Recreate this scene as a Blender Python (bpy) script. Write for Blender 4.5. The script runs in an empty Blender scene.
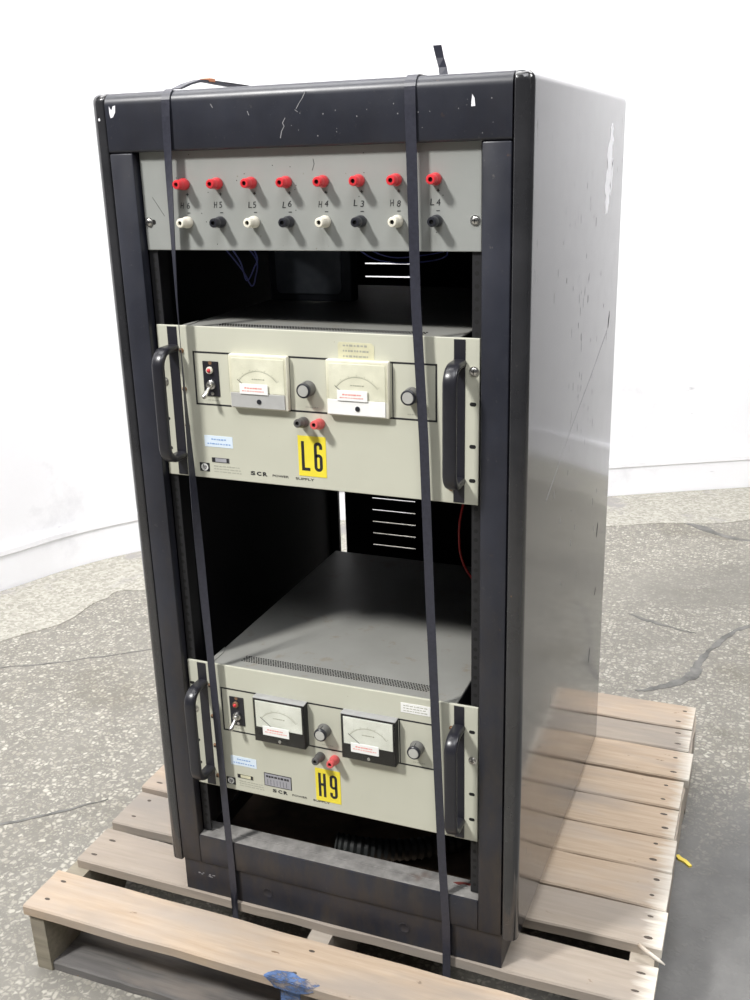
import bpy, bmesh, math, random
from mathutils import Vector, Matrix
random.seed(7)
C = bpy.context.scene.collection
ZS = 0.165                       # the concrete floor is at height zero

# ------------------------------------------------------------------ materials
def new_mat(name):
    m = bpy.data.materials.new(name); m.use_nodes = True
    nt = m.node_tree; b = nt.nodes['Principled BSDF']
    return m, nt, b
def N(nt, t, **kw):
    n = nt.nodes.new(t)
    for k, v in kw.items(): setattr(n, k, v)
    return n
def coord(nt, scale=(1, 1, 1)):
    tc = N(nt, 'ShaderNodeTexCoord'); mp = N(nt, 'ShaderNodeMapping')
    mp.inputs['Scale'].default_value = scale
    nt.links.new(tc.outputs['Object'], mp.inputs['Vector'])
    return mp.outputs['Vector']
def noise(nt, vec, scale, detail=4, rough=.6):
    n = N(nt, 'ShaderNodeTexNoise'); n.inputs['Scale'].default_value = scale
    n.inputs['Detail'].default_value = detail; n.inputs['Roughness'].default_value = rough
    nt.links.new(vec, n.inputs['Vector']); return n.outputs['Fac']
def ramp(nt, fac, p0, p1, c0=(0, 0, 0, 1), c1=(1, 1, 1, 1)):
    r = N(nt, 'ShaderNodeValToRGB'); e = r.color_ramp.elements
    e[0].position, e[1].position = p0, p1; e[0].color, e[1].color = c0, c1
    nt.links.new(fac, r.inputs['Fac']); return r.outputs['Color']
def mix(nt, fac, a, b, blend='MIX'):
    m = N(nt, 'ShaderNodeMix', data_type='RGBA', blend_type=blend)
    for sock, v in ((m.inputs['Factor'], fac), (m.inputs['A'], a), (m.inputs['B'], b)):
        if hasattr(v, 'is_linked') or hasattr(v, 'links'): nt.links.new(v, sock)
        else: sock.default_value = v if not isinstance(v, tuple) else (*v[:3], 1)
    return m.outputs['Result']
def bump(nt, b, h, strength=.2, dist=.002):
    n = N(nt, 'ShaderNodeBump'); n.inputs['Strength'].default_value = strength; n.inputs['Distance'].default_value = dist
    nt.links.new(h, n.inputs['Height']); nt.links.new(n.outputs['Normal'], b.inputs['Normal'])

def plain(name, col, rough=.5, metal=0, var=.12, sc=60, spec=.5):
    m, nt, b = new_mat(name)
    v = coord(nt); f = noise(nt, v, sc)
    c = mix(nt, ramp(nt, f, .3, .7), tuple(x * (1 - var) for x in col), tuple(min(1, x * (1 + var)) for x in col))
    nt.links.new(c, b.inputs['Base Color'])
    b.inputs['Roughness'].default_value = rough; b.inputs['Metallic'].default_value = metal
    b.inputs['Specular IOR Level'].default_value = spec
    return m
def black_paint(name, col, rough, dust=.35, streak=False):
    m, nt, b = new_mat(name)
    v = coord(nt)
    big = ramp(nt, noise(nt, v, 9, 6), .4, .75)
    sp = ramp(nt, noise(nt, v, 160, 3, .7), .64, .74)
    c = mix(nt, big, col, tuple(x * 1.5 + .004 for x in col))
    msk = N(nt, 'ShaderNodeMath', operation='MULTIPLY')
    nt.links.new(sp, msk.inputs[0]); nt.links.new(ramp(nt, noise(nt, v, 14, 4), .45, .7), msk.inputs[1])
    ms2 = N(nt, 'ShaderNodeMath', operation='MULTIPLY'); nt.links.new(msk.outputs[0], ms2.inputs[0]); ms2.inputs[1].default_value = dust
    c = mix(nt, ms2.outputs[0], c, (.24, .22, .19))
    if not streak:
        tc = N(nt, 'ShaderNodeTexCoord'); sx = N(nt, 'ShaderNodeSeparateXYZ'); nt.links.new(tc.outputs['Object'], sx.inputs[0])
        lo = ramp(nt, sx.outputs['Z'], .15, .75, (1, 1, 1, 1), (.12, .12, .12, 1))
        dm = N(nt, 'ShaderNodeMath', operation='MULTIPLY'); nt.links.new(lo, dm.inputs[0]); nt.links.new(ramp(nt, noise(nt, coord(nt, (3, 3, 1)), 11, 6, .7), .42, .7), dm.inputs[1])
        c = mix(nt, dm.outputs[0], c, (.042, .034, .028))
    # rusty rubbed spots
    r1 = ramp(nt, noise(nt, v, 70, 3), .7, .76); r2 = ramp(nt, noise(nt, v, 7, 2), .55, .7)
    mm = N(nt, 'ShaderNodeMath', operation='MULTIPLY'); nt.links.new(r1, mm.inputs[0]); nt.links.new(r2, mm.inputs[1])
    c = mix(nt, mm.outputs[0], c, (.11, .06, .035))
    rr = N(nt, 'ShaderNodeMath', operation='MULTIPLY_ADD'); nt.links.new(noise(nt, v, 25, 5), rr.inputs[0]); rr.inputs[1].default_value = .16; rr.inputs[2].default_value = rough - .08
    if streak:
        s1 = ramp(nt, noise(nt, coord(nt, (1, 90, 14)), 2.2, 4, .6), .65, .70)
        s2 = ramp(nt, noise(nt, v, 5, 2), .5, .62)
        sm = N(nt, 'ShaderNodeMath', operation='MULTIPLY'); nt.links.new(s1, sm.inputs[0]); nt.links.new(s2, sm.inputs[1])
        rr2 = N(nt, 'ShaderNodeMath', operation='MULTIPLY_ADD'); nt.links.new(sm.outputs[0], rr2.inputs[0]); rr2.inputs[1].default_value = .25; nt.links.new(rr.outputs[0], rr2.inputs[2])
        rr = rr2
    nt.links.new(rr.outputs[0], b.inputs['Roughness']); nt.links.new(c, b.inputs['Base Color'])
    bump(nt, b, noise(nt, v, 240, 2), .06, .0006)
    return m
M = {}
M['black'] = black_paint('black_front_paint', (.0150, .0165, .0245), .38)
M['side'] = black_paint('black_gloss_side_paint', (.02, .02, .022), .15, .2, True)
sb = M['side'].node_tree.nodes['Principled BSDF']
sb.inputs['Coat Weight'].default_value = .55; sb.inputs['Coat Roughness'].default_value = .08; sb.inputs['Coat IOR'].default_value = 1.55
M['inner'] = plain('dark_interior', (.008, .008, .010), .7)
M['rail'] = plain('dark_rail', (.010, .010, .012), .55)
M['hole'] = plain('hole_black', (.004, .004, .004), .8)
def dusty_steel():
    m, nt, b = new_mat('dusty_sill'); v = coord(nt)
    c = mix(nt, ramp(nt, noise(nt, v, 40, 6), .3, .7), (.14, .135, .13), (.30, .29, .275))
    c = mix(nt, ramp(nt, noise(nt, v, 12, 3), .62, .72), c, (.09, .055, .04))
    nt.links.new(c, b.inputs['Base Color']); b.inputs['Roughness'].default_value = .6
    return m
M['sill'] = dusty_steel()
M['base'] = plain('dusty_rack_base', (.24, .175, .125), .8, var=.4, sc=14)
def panel_grey():
    m, nt, b = new_mat('grey_enamel'); v = coord(nt)
    c = mix(nt, ramp(nt, noise(nt, v, 6, 6), .3, .7), (.27, .28, .265), (.32, .33, .315))
    c = mix(nt, ramp(nt, noise(nt, v, 90, 2), .72, .76), c, (.2, .19, .16))
    nt.links.new(c, b.inputs['Base Color']); b.inputs['Roughness'].default_value = .42
    return m
M['grey'] = panel_grey()
def cream():
    m, nt, b = new_mat('cream_enamel'); v = coord(nt)
    c = mix(nt, ramp(nt, noise(nt, v, 5, 5), .3, .7), (.52, .52, .43), (.57, .57, .475))
    c = mix(nt, ramp(nt, noise(nt, v, 120, 2), .75, .79), c, (.3, .25, .17))
    nt.links.new(c, b.inputs['Base Color']); b.inputs['Roughness'].default_value = .42
    return m
M['cream'] = cream()
def cover():
    m, nt, b = new_mat('grey_cover_enamel'); v = coord(nt)
    c = mix(nt, ramp(nt, noise(nt, v, 7, 6), .3, .7), (.27, .27, .25), (.33, .33, .31))
    c = mix(nt, ramp(nt, noise(nt, v, 22, 5, .7), .58, .72), c, (.25, .22, .17))
    nt.links.new(c, b.inputs['Base Color']); b.inputs['Roughness'].default_value = .38
    return m
M['cover'] = cover()
M['red'] = plain('red_plastic', (.62, .035, .045), .32)
M['pink'] = plain('faded_red_plastic', (.62, .10, .10), .4)
M['white_plastic'] = plain('ivory_plastic', (.78, .75, .64), .4, var=.04)
M['dark_plastic'] = plain('black_plastic', (.018, .019, .025), .33)
M['grey_plastic'] = plain('charcoal_plastic', (.085, .083, .08), .42)
M['knob_grey'] = plain('knob_grey', (.13, .128, .122), .42)
M['cap'] = plain('knob_cap_silver', (.55, .55, .52), .3, .35, .06)
M['handle'] = plain('handle_black', (.016, .016, .021), .3)
M['metal'] = plain('bright_metal', (.62, .61, .59), .28, 1)
M['brass'] = plain('rusty_screw', (.33, .2, .12), .45, .6, .3)
M['dark_strip'] = plain('black_strip', (.014, .014, .02), .4)
M['ink'] = plain('black_ink', (.015, .015, .018), .6)
M['faint_ink'] = plain('faint_ink', (.36, .36, .30), .6)
M['blue_ink'] = plain('blue_ink', (.22, .36, .62), .6)
M['red_ink'] = plain('red_ink', (.75, .25, .22), .6)
M['label_white'] = plain('label_white', (.86, .86, .84), .5, var=.03)
M['label_blue'] = plain('label_pale_blue', (.68, .78, .88), .5, var=.03)
M['label_grey'] = plain('label_grey', (.34, .34, .37), .45, var=.08)
M['tape'] = plain('yellowed_tape', (.62, .60, .42), .35, var=.1)
M['yellow'] = plain('yellow_sticker', (.84, .70, .05), .45, var=.04)
M['ivory'] = plain('ivory_meter', (.76, .74, .63), .3, var=.04)
M['dial_cream'] = plain('dial_cream', (.90, .89, .79), .45, var=.05, sc=30)
M['dial_white'] = plain('dial_white', (.90, .92, .91), .4, var=.05, sc=30)
M['silver_block'] = plain('silver_block', (.50, .50, .49), .35, .2, .06)
M['meter_black'] = plain('meter_black', (.010, .010, .012), .3, spec=.25)
M['meter_top_lit'] = plain('meter_top_sheen', (.33, .33, .33), .3)  # overhead light on the meter tops, put into a grey colour
M['chip'] = plain('bare_white_chip', (.82, .82, .86), .6, var=.05)
M['scuff'] = plain('pale_scuff', (.22, .22, .23), .6)
M['strap'] = plain('black_banding', (.028, .029, .042), .38, var=.2, sc=200)
M['orange'] = plain('rust_orange', (.42, .16, .07), .5)
M['dark_red'] = plain('dark_red_stain', (.13, .03, .025), .6)
M['red_wire'] = plain('red_insulation', (.40, .02, .02), .4)
M['blue_wire'] = plain('blue_insulation', (.05, .06, .22), .4)
M['hose'] = plain('black_rubber', (.035, .038, .038), .45)
M['box'] = plain('dark_blue_grey', (.055, .062, .08), .5)
M['box_face'] = plain('slate_face', (.20, .22, .26), .4)
M['paper'] = plain('yellow_scrap', (.80, .62, .10), .6)
M['blue_paint'] = plain('blue_paint', (.075, .13, .27), .7, var=.5, sc=60)
_nt = M['blue_paint'].node_tree; _b = _nt.nodes['Principled BSDF']
_nt.links.new(ramp(_nt, noise(_nt, coord(_nt, (.5, 1, 1)), 55, 5, .7), .40, .56), _b.inputs['Alpha'])
def acrylic():
    m, nt, b = new_mat('clear_acrylic')
    tr = N(nt, 'ShaderNodeBsdfTransparent'); gl = N(nt, 'ShaderNodeBsdfGlossy'); gl.inputs['Roughness'].default_value = .08
    fr = N(nt, 'ShaderNodeLayerWeight'); fr.inputs['Blend'].default_value = .05; mx = N(nt, 'ShaderNodeMixShader')
    v = coord(nt); cc = ramp(nt, noise(nt, v, 30), .2, .8, (.93, .93, .90, 1), (.99, .99, .97, 1)); nt.links.new(cc, tr.inputs['Color'])
    nt.links.new(fr.outputs['Facing'], mx.inputs['Fac']); nt.links.new(tr.outputs[0], mx.inputs[1]); nt.links.new(gl.outputs[0], mx.inputs[2])
    nt.links.new(mx.outputs[0], nt.nodes['Material Output'].inputs['Surface'])
    return m
M['acrylic'] = acrylic()
def wood(name, a, b_, grey, ends=True):
    m, nt, b = new_mat(name)
    v = coord(nt, (2.2, 34, 34))
    g = ramp(nt, noise(nt, v, 3, 8, .65), .3, .7)
    c = mix(nt, g, a, b_)
    c = mix(nt, ramp(nt, noise(nt, coord(nt, (1, 3, 3)), 3.2, 5), .42, .68), c, grey)
    c = mix(nt, ramp(nt, noise(nt, coord(nt, (3, 60, 60)), 4, 3), .69, .80), c, (.27, .21, .16))
    c = mix(nt, ramp(nt, noise(nt, coord(nt, (6, 12, 12)), 5, 3), .71, .76), c, (.20, .14, .09))
    c = mix(nt, ramp(nt, noise(nt, coord(nt, (1.2, 5, 5)), 2.4, 4), .5, .72), c, (.29, .25, .215))
    # paler dried-out board ends
    tc = N(nt, 'ShaderNodeTexCoord'); sx = N(nt, 'ShaderNodeSeparateXYZ'); nt.links.new(tc.outputs['Object'], sx.inputs[0])
    ad = N(nt, 'ShaderNodeMath', operation='MULTIPLY_ADD'); nt.links.new(noise(nt, coord(nt, (4, 40, 40)), 2, 4), ad.inputs[0]); ad.inputs[1].default_value = .08; nt.links.new(sx.outputs['X'], ad.inputs[2])
    c = mix(nt, ramp(nt, ad.outputs[0], .515, .545), c, (.58, .54, .48)) if ends else c
    nt.links.new(c, b.inputs['Base Color']); b.inputs['Roughness'].default_value = .8; b.inputs['Specular IOR Level'].default_value = .2
    bump(nt, b, noise(nt, v, 3, 8, .65), .35, .002)
    return m
M['wood'] = wood('pale_pine', (.36, .275, .20), (.47, .375, .285), (.36, .31, .265))
M['wood_grey'] = wood('weathered_pine', (.275, .232, .19), (.36, .31, .26), (.26, .235, .21))
M['wood_dark'] = wood('grey_shaded_pine', (.10, .095, .092), (.20, .19, .18), (.14, .135, .135))  # bottom boards: grey pine, with the shade under the deck darkened into it
M['wood_old'] = wood('old_grey_green_pine', (.20, .18, .14), (.30, .27, .21), (.24, .22, .18), False)
M['wood_side'] = wood('grey_stringer_pine', (.32, .28, .23), (.42, .37, .31), (.30, .27, .24), False)
M['nail'] = plain('nail_stain', (.06, .045, .035), .7)

def concrete():
    m, nt, b = new_mat('exposed_aggregate_concrete')
    v0 = coord(nt)
    # jitter the lookup so that the stones are irregular
    nz = N(nt, 'ShaderNodeTexNoise'); nz.inputs['Scale'].default_value = 60; nt.links.new(v0, nz.inputs['Vector'])
    vm = N(nt, 'ShaderNodeVectorMath', operation='MULTIPLY_ADD'); nt.links.new(nz.outputs['Color'], vm.inputs[0]); vm.inputs[1].default_value = (.012, .012, .012); nt.links.new(v0, vm.inputs[2])
    v = vm.outputs[0]
    def chips(scale, lo, hi, keep):
        vo = N(nt, 'ShaderNodeTexVoronoi'); vo.inputs['Scale'].default_value = scale; nt.links.new(v, vo.inputs['Vector'])
        edge = N(nt, 'ShaderNodeTexVoronoi', feature='DISTANCE_TO_EDGE'); edge.inputs['Scale'].default_value = scale; nt.links.new(v, edge.inputs['Vector'])
        e = ramp(nt, edge.outputs['Distance'], lo, hi)
        sx = N(nt, 'ShaderNodeSeparateColor'); nt.links.new(vo.outputs['Color'], sx.inputs[0])
        k = ramp(nt, sx.outputs[0], keep, keep + .12)
        mu = N(nt, 'ShaderNodeMath', operation='MULTIPLY'); nt.links.new(e, mu.inputs[0]); nt.links.new(k, mu.inputs[1])
        return mu.outputs[0], sx.outputs[1]
    c1, r1 = chips(84, .06, .28, .42)
    c2, r2 = chips(150, .06, .26, .38)
    big = noise(nt, v0, 1.3, 5, .55)
    cem = mix(nt, ramp(nt, noise(nt, v0, 9, 6), .3, .7), (.162, .154, .136), (.222, .212, .19))
    cem = mix(nt, ramp(nt, noise(nt, v0, 300, 2), .35, .7), cem, (.21, .20, .18))
    stone1 = mix(nt, r1, (.255, .24, .205), (.465, .445, .39))
    stone2 = mix(nt, r2, (.215, .205, .175), (.36, .345, .30))
    # smooth trowelled patch: a wide area on the right, and blotches
    tc = N(nt, 'ShaderNodeTexCoord')
    def patch(cx, cy, rx, ry, rot=0):
        mp = N(nt, 'ShaderNodeMapping', vector_type='TEXTURE'); mp.inputs['Location'].default_value = (cx, cy, 0); mp.inputs['Scale'].default_value = (rx, ry, 1); mp.inputs['Rotation'].default_value = (0, 0, rot)
        nt.links.new(tc.outputs['Object'], mp.inputs['Vector'])
        a = N(nt, 'ShaderNodeVectorMath', operation='MULTIPLY'); nt.links.new(mp.outputs[0], a.inputs[0]); a.inputs[1].default_value = (1, 1, 0)
        l = N(nt, 'ShaderNodeVectorMath', operation='LENGTH'); nt.links.new(a.outputs[0], l.inputs[0])
        ad = N(nt, 'ShaderNodeMath', operation='MULTIPLY_ADD'); nt.links.new(noise(nt, v0, 5, 4), ad.inputs[0]); ad.inputs[1].default_value = .5; nt.links.new(l.outputs['Value'], ad.inputs[2])
        hv = N(nt, 'ShaderNodeMath', operation='MULTIPLY'); nt.links.new(ad.outputs[0], hv.inputs[0]); hv.inputs[1].default_value = .5
        return ramp(nt, hv.outputs[0], .5, .72, (1, 1, 1, 1), (0, 0, 0, 1))
    sm = patch(.95, .15, .62, .78, .15)
    sm2 = patch(.48, 1.95, .40, .17, .3)
    inv = N(nt, 'ShaderNodeMath', operation='MULTIPLY_ADD'); nt.links.new(sm, inv.inputs[0]); inv.inputs[1].default_value = -.97; inv.inputs[2].default_value = 1
    inv2 = N(nt, 'ShaderNodeMath', operation='MULTIPLY_ADD'); nt.links.new(sm2, inv2.inputs[0]); inv2.inputs[1].default_value = -.6; inv2.inputs[2].default_value = 1
    iv = N(nt, 'ShaderNodeMath', operation='MULTIPLY'); nt.links.new(inv.outputs[0], iv.inputs[0]); nt.links.new(inv2.outputs[0], iv.inputs[1])
    wear = N(nt, 'ShaderNodeMath', operation='MULTIPLY'); nt.links.new(iv.outputs[0], wear.inputs[0]); nt.links.new(ramp(nt, big, .3, .5, (.45, .45, .45, 1)), wear.inputs[1])
    f1 = N(nt, 'ShaderNodeMath', operation='MULTIPLY'); nt.links.new(c1, f1.inputs[0]); nt.links.new(wear.outputs[0], f1.inputs[1])
    f2 = N(nt, 'ShaderNodeMath', operation='MULTIPLY'); nt.links.new(c2, f2.inputs[0]); nt.links.new(wear.outputs[0], f2.inputs[1])
    cem = mix(nt, sm, cem, mix(nt, ramp(nt, noise(nt, v0, 11, 6), .3, .7), (.125, .124, .122), (.165, .163, .16)))
    c = mix(nt, f2.outputs[0], cem, stone2)
    c = mix(nt, f1.outputs[0], c, stone1)
    # darker dirt blotches and hairline joints
    c = mix(nt, ramp(nt, noise(nt, v0, 2.3, 4), .55, .75), c, (.72, .70, .66), 'MULTIPLY')
    # white paint overspray by the wall
    nt.links.new(c, b.inputs['Base Color']); b.inputs['Roughness'].default_value = .75; b.inputs['Specular IOR Level'].default_value = .25
    bump(nt, b, c1, .25, .002)
    return m
M['floor'] = concrete()
def painted_concrete():
    m, nt, b = new_mat('oversprayed_concrete'); v = coord(nt)
    vo = N(nt, 'ShaderNodeTexVoronoi'); vo.inputs['Scale'].default_value = 110; nt.links.new(v, vo.inputs['Vector'])
    sx = N(nt, 'ShaderNodeSeparateColor'); nt.links.new(vo.outputs['Color'], sx.inputs[0])
    c = mix(nt, sx.outputs[0], (.25, .24, .205), (.42, .405, .36))
    c = mix(nt, ramp(nt, noise(nt, v, 3.5, 5), .55, .62), c, (.27, .26, .25))
    nt.links.new(c, b.inputs['Base Color']); b.inputs['Roughness'].default_value = .75; return m
M['floor_edge'] = painted_concrete()
M['crack'] = plain('grey_mortar', (.135, .132, .125), .8, var=.4, sc=22)
def wall_mat():
    m, nt, b = new_mat('white_painted_wall'); v = coord(nt)
    c = mix(nt, ramp(nt, noise(nt, v, 2.2, 7, .65), .57, .76), (.80, .80, .83), (.60, .60, .63))
    c = mix(nt, ramp(nt, noise(nt, coord(nt, (1, 1, 3)), 6, 6, .7), .66, .74), c, (.52, .52, .55))
    nt.links.new(c, b.inputs['Base Color']); b.inputs['Roughness'].default_value = .7
    bump(nt, b, noise(nt, v, 7, 5), .3, .01)
    return m
M['wall'] = wall_mat()

# ------------------------------------------------------------------ mesh building
class MB:
    def __init__(s): s.bm = bmesh.new()
    def merge(s, t, mi=0, smooth=False):
        bmesh.ops.recalc_face_normals(t, faces=t.faces)
        for f in t.faces: f.material_index = mi; f.smooth = smooth
        me = bpy.data.meshes.new('t'); t.to_mesh(me); t.free(); s.bm.from_mesh(me); bpy.data.meshes.remove(me)
        return s
    def box(s, x0, x1, y0, y1, z0, z1, bev=0, mi=0, seg=2):
        t = bmesh.new(); bmesh.ops.create_cube(t, size=1)
        for v in t.verts: v.co = Vector((x0 + (v.co.x + .5) * (x1 - x0), y0 + (v.co.y + .5) * (y1 - y0), z0 + (v.co.z + .5) * (z1 - z0)))
        if bev: bmesh.ops.bevel(t, geom=t.edges[:], offset=bev, segments=seg, profile=.5, affect='EDGES')
        return s.merge(t, mi)
    def prism(s, pts, y0, y1, mi=0, axis='y', bev=0):
        """polygon pts extruded: axis y -> pts are (x,z); axis z -> (x,y); axis x -> (y,z)"""
        t = bmesh.new()
        def mk(p, d): return {'y': (p[0], d, p[1]), 'z': (p[0], p[1], d), 'x': (d, p[0], p[1])}[axis]
        a = [t.verts.new(mk(p, y0)) for p in pts]; b = [t.verts.new(mk(p, y1)) for p in pts]
        t.faces.new(a); t.faces.new(b[::-1]); n = len(pts)
        for i in range(n): t.faces.new((a[i], b[i], b[(i + 1) % n], a[(i + 1) % n]))
        if bev:
            bmesh.ops.recalc_face_normals(t, faces=t.faces)
            bmesh.ops.bevel(t, geom=t.edges[:], offset=bev, segments=1, affect='EDGES')
        return s.merge(t, mi)
    def lathe(s, prof, o, d=(0, -1, 0), n=20, mi=0, smooth=True):
        """profile of (radius, distance along d) from o"""
        t = bmesh.new(); d = Vector(d).normalized(); o = Vector(o)
        u = d.orthogonal().normalized(); w = d.cross(u); rings = []
        for r, h in prof:
            if r <= 1e-6: rings.append([t.verts.new(o + d * h)])
            else: rings.append([t.verts.new(o + d * h + (u * math.cos(a) + w * math.sin(a)) * r) for a in [2 * math.pi * k / n for k in range(n)]])
        for A, B in zip(rings, rings[1:]):
            for k in range(n):
                k2 = (k + 1) % n
                if len(A) == 1 and len(B) == 1: continue
                if len(A) == 1: t.faces.new((A[0], B[k], B[k2]))
                elif len(B) == 1: t.faces.new((A[k], B[0], A[k2]))
                else: t.faces.new((A[k], B[k], B[k2], A[k2]))
        for R in (rings[0], rings[-1]):
            if len(R) > 1: t.faces.new(R)
        s.merge(t, mi)
        if smooth:
            pass
        return s
    def tube(s, path, r, n=12, mi=0, sec=None, up=(1, 0, 0), smooth=True):
        """sweep a circle (r) or section [(a,b)] along path; a runs along `up`"""
        t = bmesh.new(); P = [Vector(p) for p in path]; rings = []; last = None
        for i, p in enumerate(P):
            tg = (P[min(i + 1, len(P) - 1)] - P[max(i - 1, 0)]).normalized()
            ref = Vector(up) if last is None else last
            u = (ref - tg * ref.dot(tg))
            u = u.normalized() if u.length > 1e-6 else tg.orthogonal().normalized()
            last = u; w = tg.cross(u)
            rr = r[i] if isinstance(r, (list, tuple)) else r
            q = sec if sec else [(rr * math.cos(2 * math.pi * k / n), rr * math.sin(2 * math.pi * k / n)) for k in range(n)]
            rings.append([t.verts.new(p + u * a + w * b) for a, b in q])
        m = len(rings[0])
        for A, B in zip(rings, rings[1:]):
            for k in range(m): t.faces.new((A[k], B[k], B[(k + 1) % m], A[(k + 1) % m]))
        t.faces.new(rings[0]); t.faces.new(rings[-1])
        return s.merge(t, mi, smooth)
    def ribbon(s, rows, th, mi=0):
        """rows of (left point, right point, normal): a thin solid band"""
        t = bmesh.new(); R = []
        for a, b, n in rows:
            a, b, n = Vector(a), Vector(b), Vector(n).normalized() * th
            R.append([t.verts.new(a), t.verts.new(b), t.verts.new(b + n), t.verts.new(a + n)])
        for A, B in zip(R, R[1:]):
            for k in range(4): t.faces.new((A[k], B[k], B[(k + 1) % 4], A[(k + 1) % 4]))
        t.faces.new(R[0]); t.faces.new(R[-1])
        return s.merge(t, mi)
    def text(s, st, x0, x1, z0, z1, y, mi=0, off=0.0, shear=0.0, rot=0.0):
        cu = bpy.data.curves.new('t', 'FONT'); cu.body = st; cu.offset = off; cu.extrude = .004; cu.shear = shear; cu.resolution_u = 3
        o = bpy.data.objects.new('t', cu); C.objects.link(o)
        dg = bpy.context.evaluated_depsgraph_get(); me = bpy.data.meshes.new_from_object(o.evaluated_get(dg))
        bpy.data.objects.remove(o); bpy.data.curves.remove(cu)
        xs = [v.co.x for v in me.vertices]; ys = [v.co.y for v in me.vertices]
        ax, bx, ay, by = min(xs), max(xs), min(ys), max(ys); cx, cz = (x0 + x1) / 2, (z0 + z1) / 2
        for v in me.vertices:
            X = x0 + (v.co.x - ax) / (bx - ax) * (x1 - x0); Z = z0 + (v.co.y - ay) / (by - ay) * (z1 - z0)
            if rot:
                dx, dz = X - cx, Z - cz; X = cx + dx * math.cos(rot) - dz * math.sin(rot); Z = cz + dx * math.sin(rot) + dz * math.cos(rot)
            v.co = (X, y - (.00025 if v.co.z > 0 else 0), Z)
        t = bmesh.new(); t.from_mesh(me); bpy.data.meshes.remove(me)
        return s.merge(t, mi)
    def stroke(s, ch, x0, x1, z0, z1, y, mi=0, w=.0046):
        """tall condensed gothic characters drawn as solid strokes"""
        h = w / 2; xa, xb, za, zb = x0 + h, x1 - h, z0 + h, z1 - h; r = (xb - xa) / 2; xm = (xa + xb) / 2; zm = (za + zb) / 2 + .001
        arc = lambda cx, cz, a0, a1: [(cx + r * math.cos(math.radians(a0 + (a1 - a0) * k / 10)), cz + r * math.sin(math.radians(a0 + (a1 - a0) * k / 10))) for k in range(11)]
        six = [(xb, zb - r - .004)] + arc(xm, zb - r, 0, 180) + arc(xm, za + r, 180, 360) + arc(xm, zm - r + .001, 0, 150)
        P = {'L': [[(xa, z1), (xa, za - 0)], [(xa - h, za), (x1, za)]], 'H': [[(xa, z1), (xa, z0)], [(xb, z1), (xb, z0)], [(xa, zm), (xb, zm)]],
             '6': [six], '9': [[(xa + xb - x, za + zb - z) for x, z in six]]}[ch]
        for i, p in enumerate(P):
            s.tube([(x, y - .00004 * i, z) for x, z in p], 0, sec=[(-.00018, -h), (.00018, -h), (.00018, h), (-.00018, h)], up=(0, 1, 0), mi=mi, smooth=False)
        return s
    def dashes(s, x0, x1, z, h, y, mi=0, seed=1, wmin=.002, wmax=.006, slope=0):
        """a row of print too small to read"""
        rd = random.Random(seed); x = x0
        while x < x1 - wmin:
            w = min(rd.uniform(wmin, wmax), x1 - x); zz = z + (x - x0) * slope
            s.box(x, x + w, y - .0002, y, zz - h / 2 * rd.uniform(.7, 1), zz + h / 2 * rd.uniform(.7, 1), 0, mi); x += w + rd.uniform(.0008, .0018)
        return s
    def build(s, name, mats, parent=None, loc=None, smooth=False):
        if not isinstance(mats, (list, tuple)): mats = [mats]
        off = WL[parent.name] if parent else Vector(loc or (0, 0, 0))
        for v in s.bm.verts: v.co = v.co + Vector((0, 0, ZS)) - off
        me = bpy.data.meshes.new(name); s.bm.to_mesh(me); s.bm.free()
        for m in mats: me.materials.append(M[m])
        if smooth:
            for p in me.polygons: p.use_smooth = True
            try: me.set_sharp_from_angle(angle=math.radians(38))
            except Exception: pass
        o = bpy.data.objects.new(name, me); C.objects.link(o)
        if parent: o.parent = parent; WL[o.name] = off
        else: o.location = off; WL[o.name] = off
        return o
WL = {}
def thing(name, label, cat, base, group=None):
    o = bpy.data.objects.new(name, None); C.objects.link(o); o.empty_display_size = .05
    o.location = Vector(base) + Vector((0, 0, ZS)); WL[o.name] = o.location.copy()
    return tag(o, label, cat, group)
def tag(o, label, cat, group=None):
    o['label'] = label; o['category'] = cat
    if group: o['group'] = group
    return o
def struct(o): o['kind'] = 'structure'; return o
def W(p): return Vector(p) + Vector((0, 0, ZS))
def shape(pts, n=3):
    """jagged closed outline as is"""
    return pts

FZ, PZ = -.165, -.0274            # floor, pallet deck

# ------------------------------------------------------------------ the setting
wallpts = [(-3.4, -1.6), (-2.45, -.15), (-1.99, .72), (-1.755, 1.21), (-1.655, 1.45), (-1.515, 1.665), (-1.28, 1.92), (-.98, 2.16), (-.5, 2.48), (.02, 2.79), (.54, 3.07), (1.04, 3.335), (2.5, 4.11), (5.2, 5.54)]
def spline(P, k=8):
    out = []
    for i in range(len(P) - 1):
        p0, p1, p2, p3 = Vector(P[max(i - 1, 0)]), Vector(P[i]), Vector(P[i + 1]), Vector(P[min(i + 2, len(P) - 1)])
        for j in range(k):
            t = j / k
            out.append(.5 * ((2 * p1) + (p2 - p0) * t + (2 * p0 - 5 * p1 + 4 * p2 - p3) * t * t + (3 * p1 - p0 - 3 * p2 + p3) * t ** 3))
    out.append(Vector(P[-1])); return out
wc = spline(wallpts)
def wnorm(i):
    a, b = wc[max(i - 1, 0)], wc[min(i + 1, len(wc) - 1)]; t = (b - a).normalized(); return Vector((t.y, -t.x))   # towards the room
def wall_strip(prof):
    """profile of (distance into the room, z) swept along the wall"""
    mb = MB(); t = bmesh.new(); R = []
    for i, p in enumerate(wc):
        n = wnorm(i); R.append([t.verts.new((p.x + n.x * d, p.y + n.y * d, z)) for d, z in prof])
    m = len(prof)
    for A, B in zip(R, R[1:]):
        for k in range(m): t.faces.new((A[k], B[k], B[(k + 1) % m], A[(k + 1) % m]))
    t.faces.new(R[0]); t.faces.new(R[-1]); mb.merge(t); return mb
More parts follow.
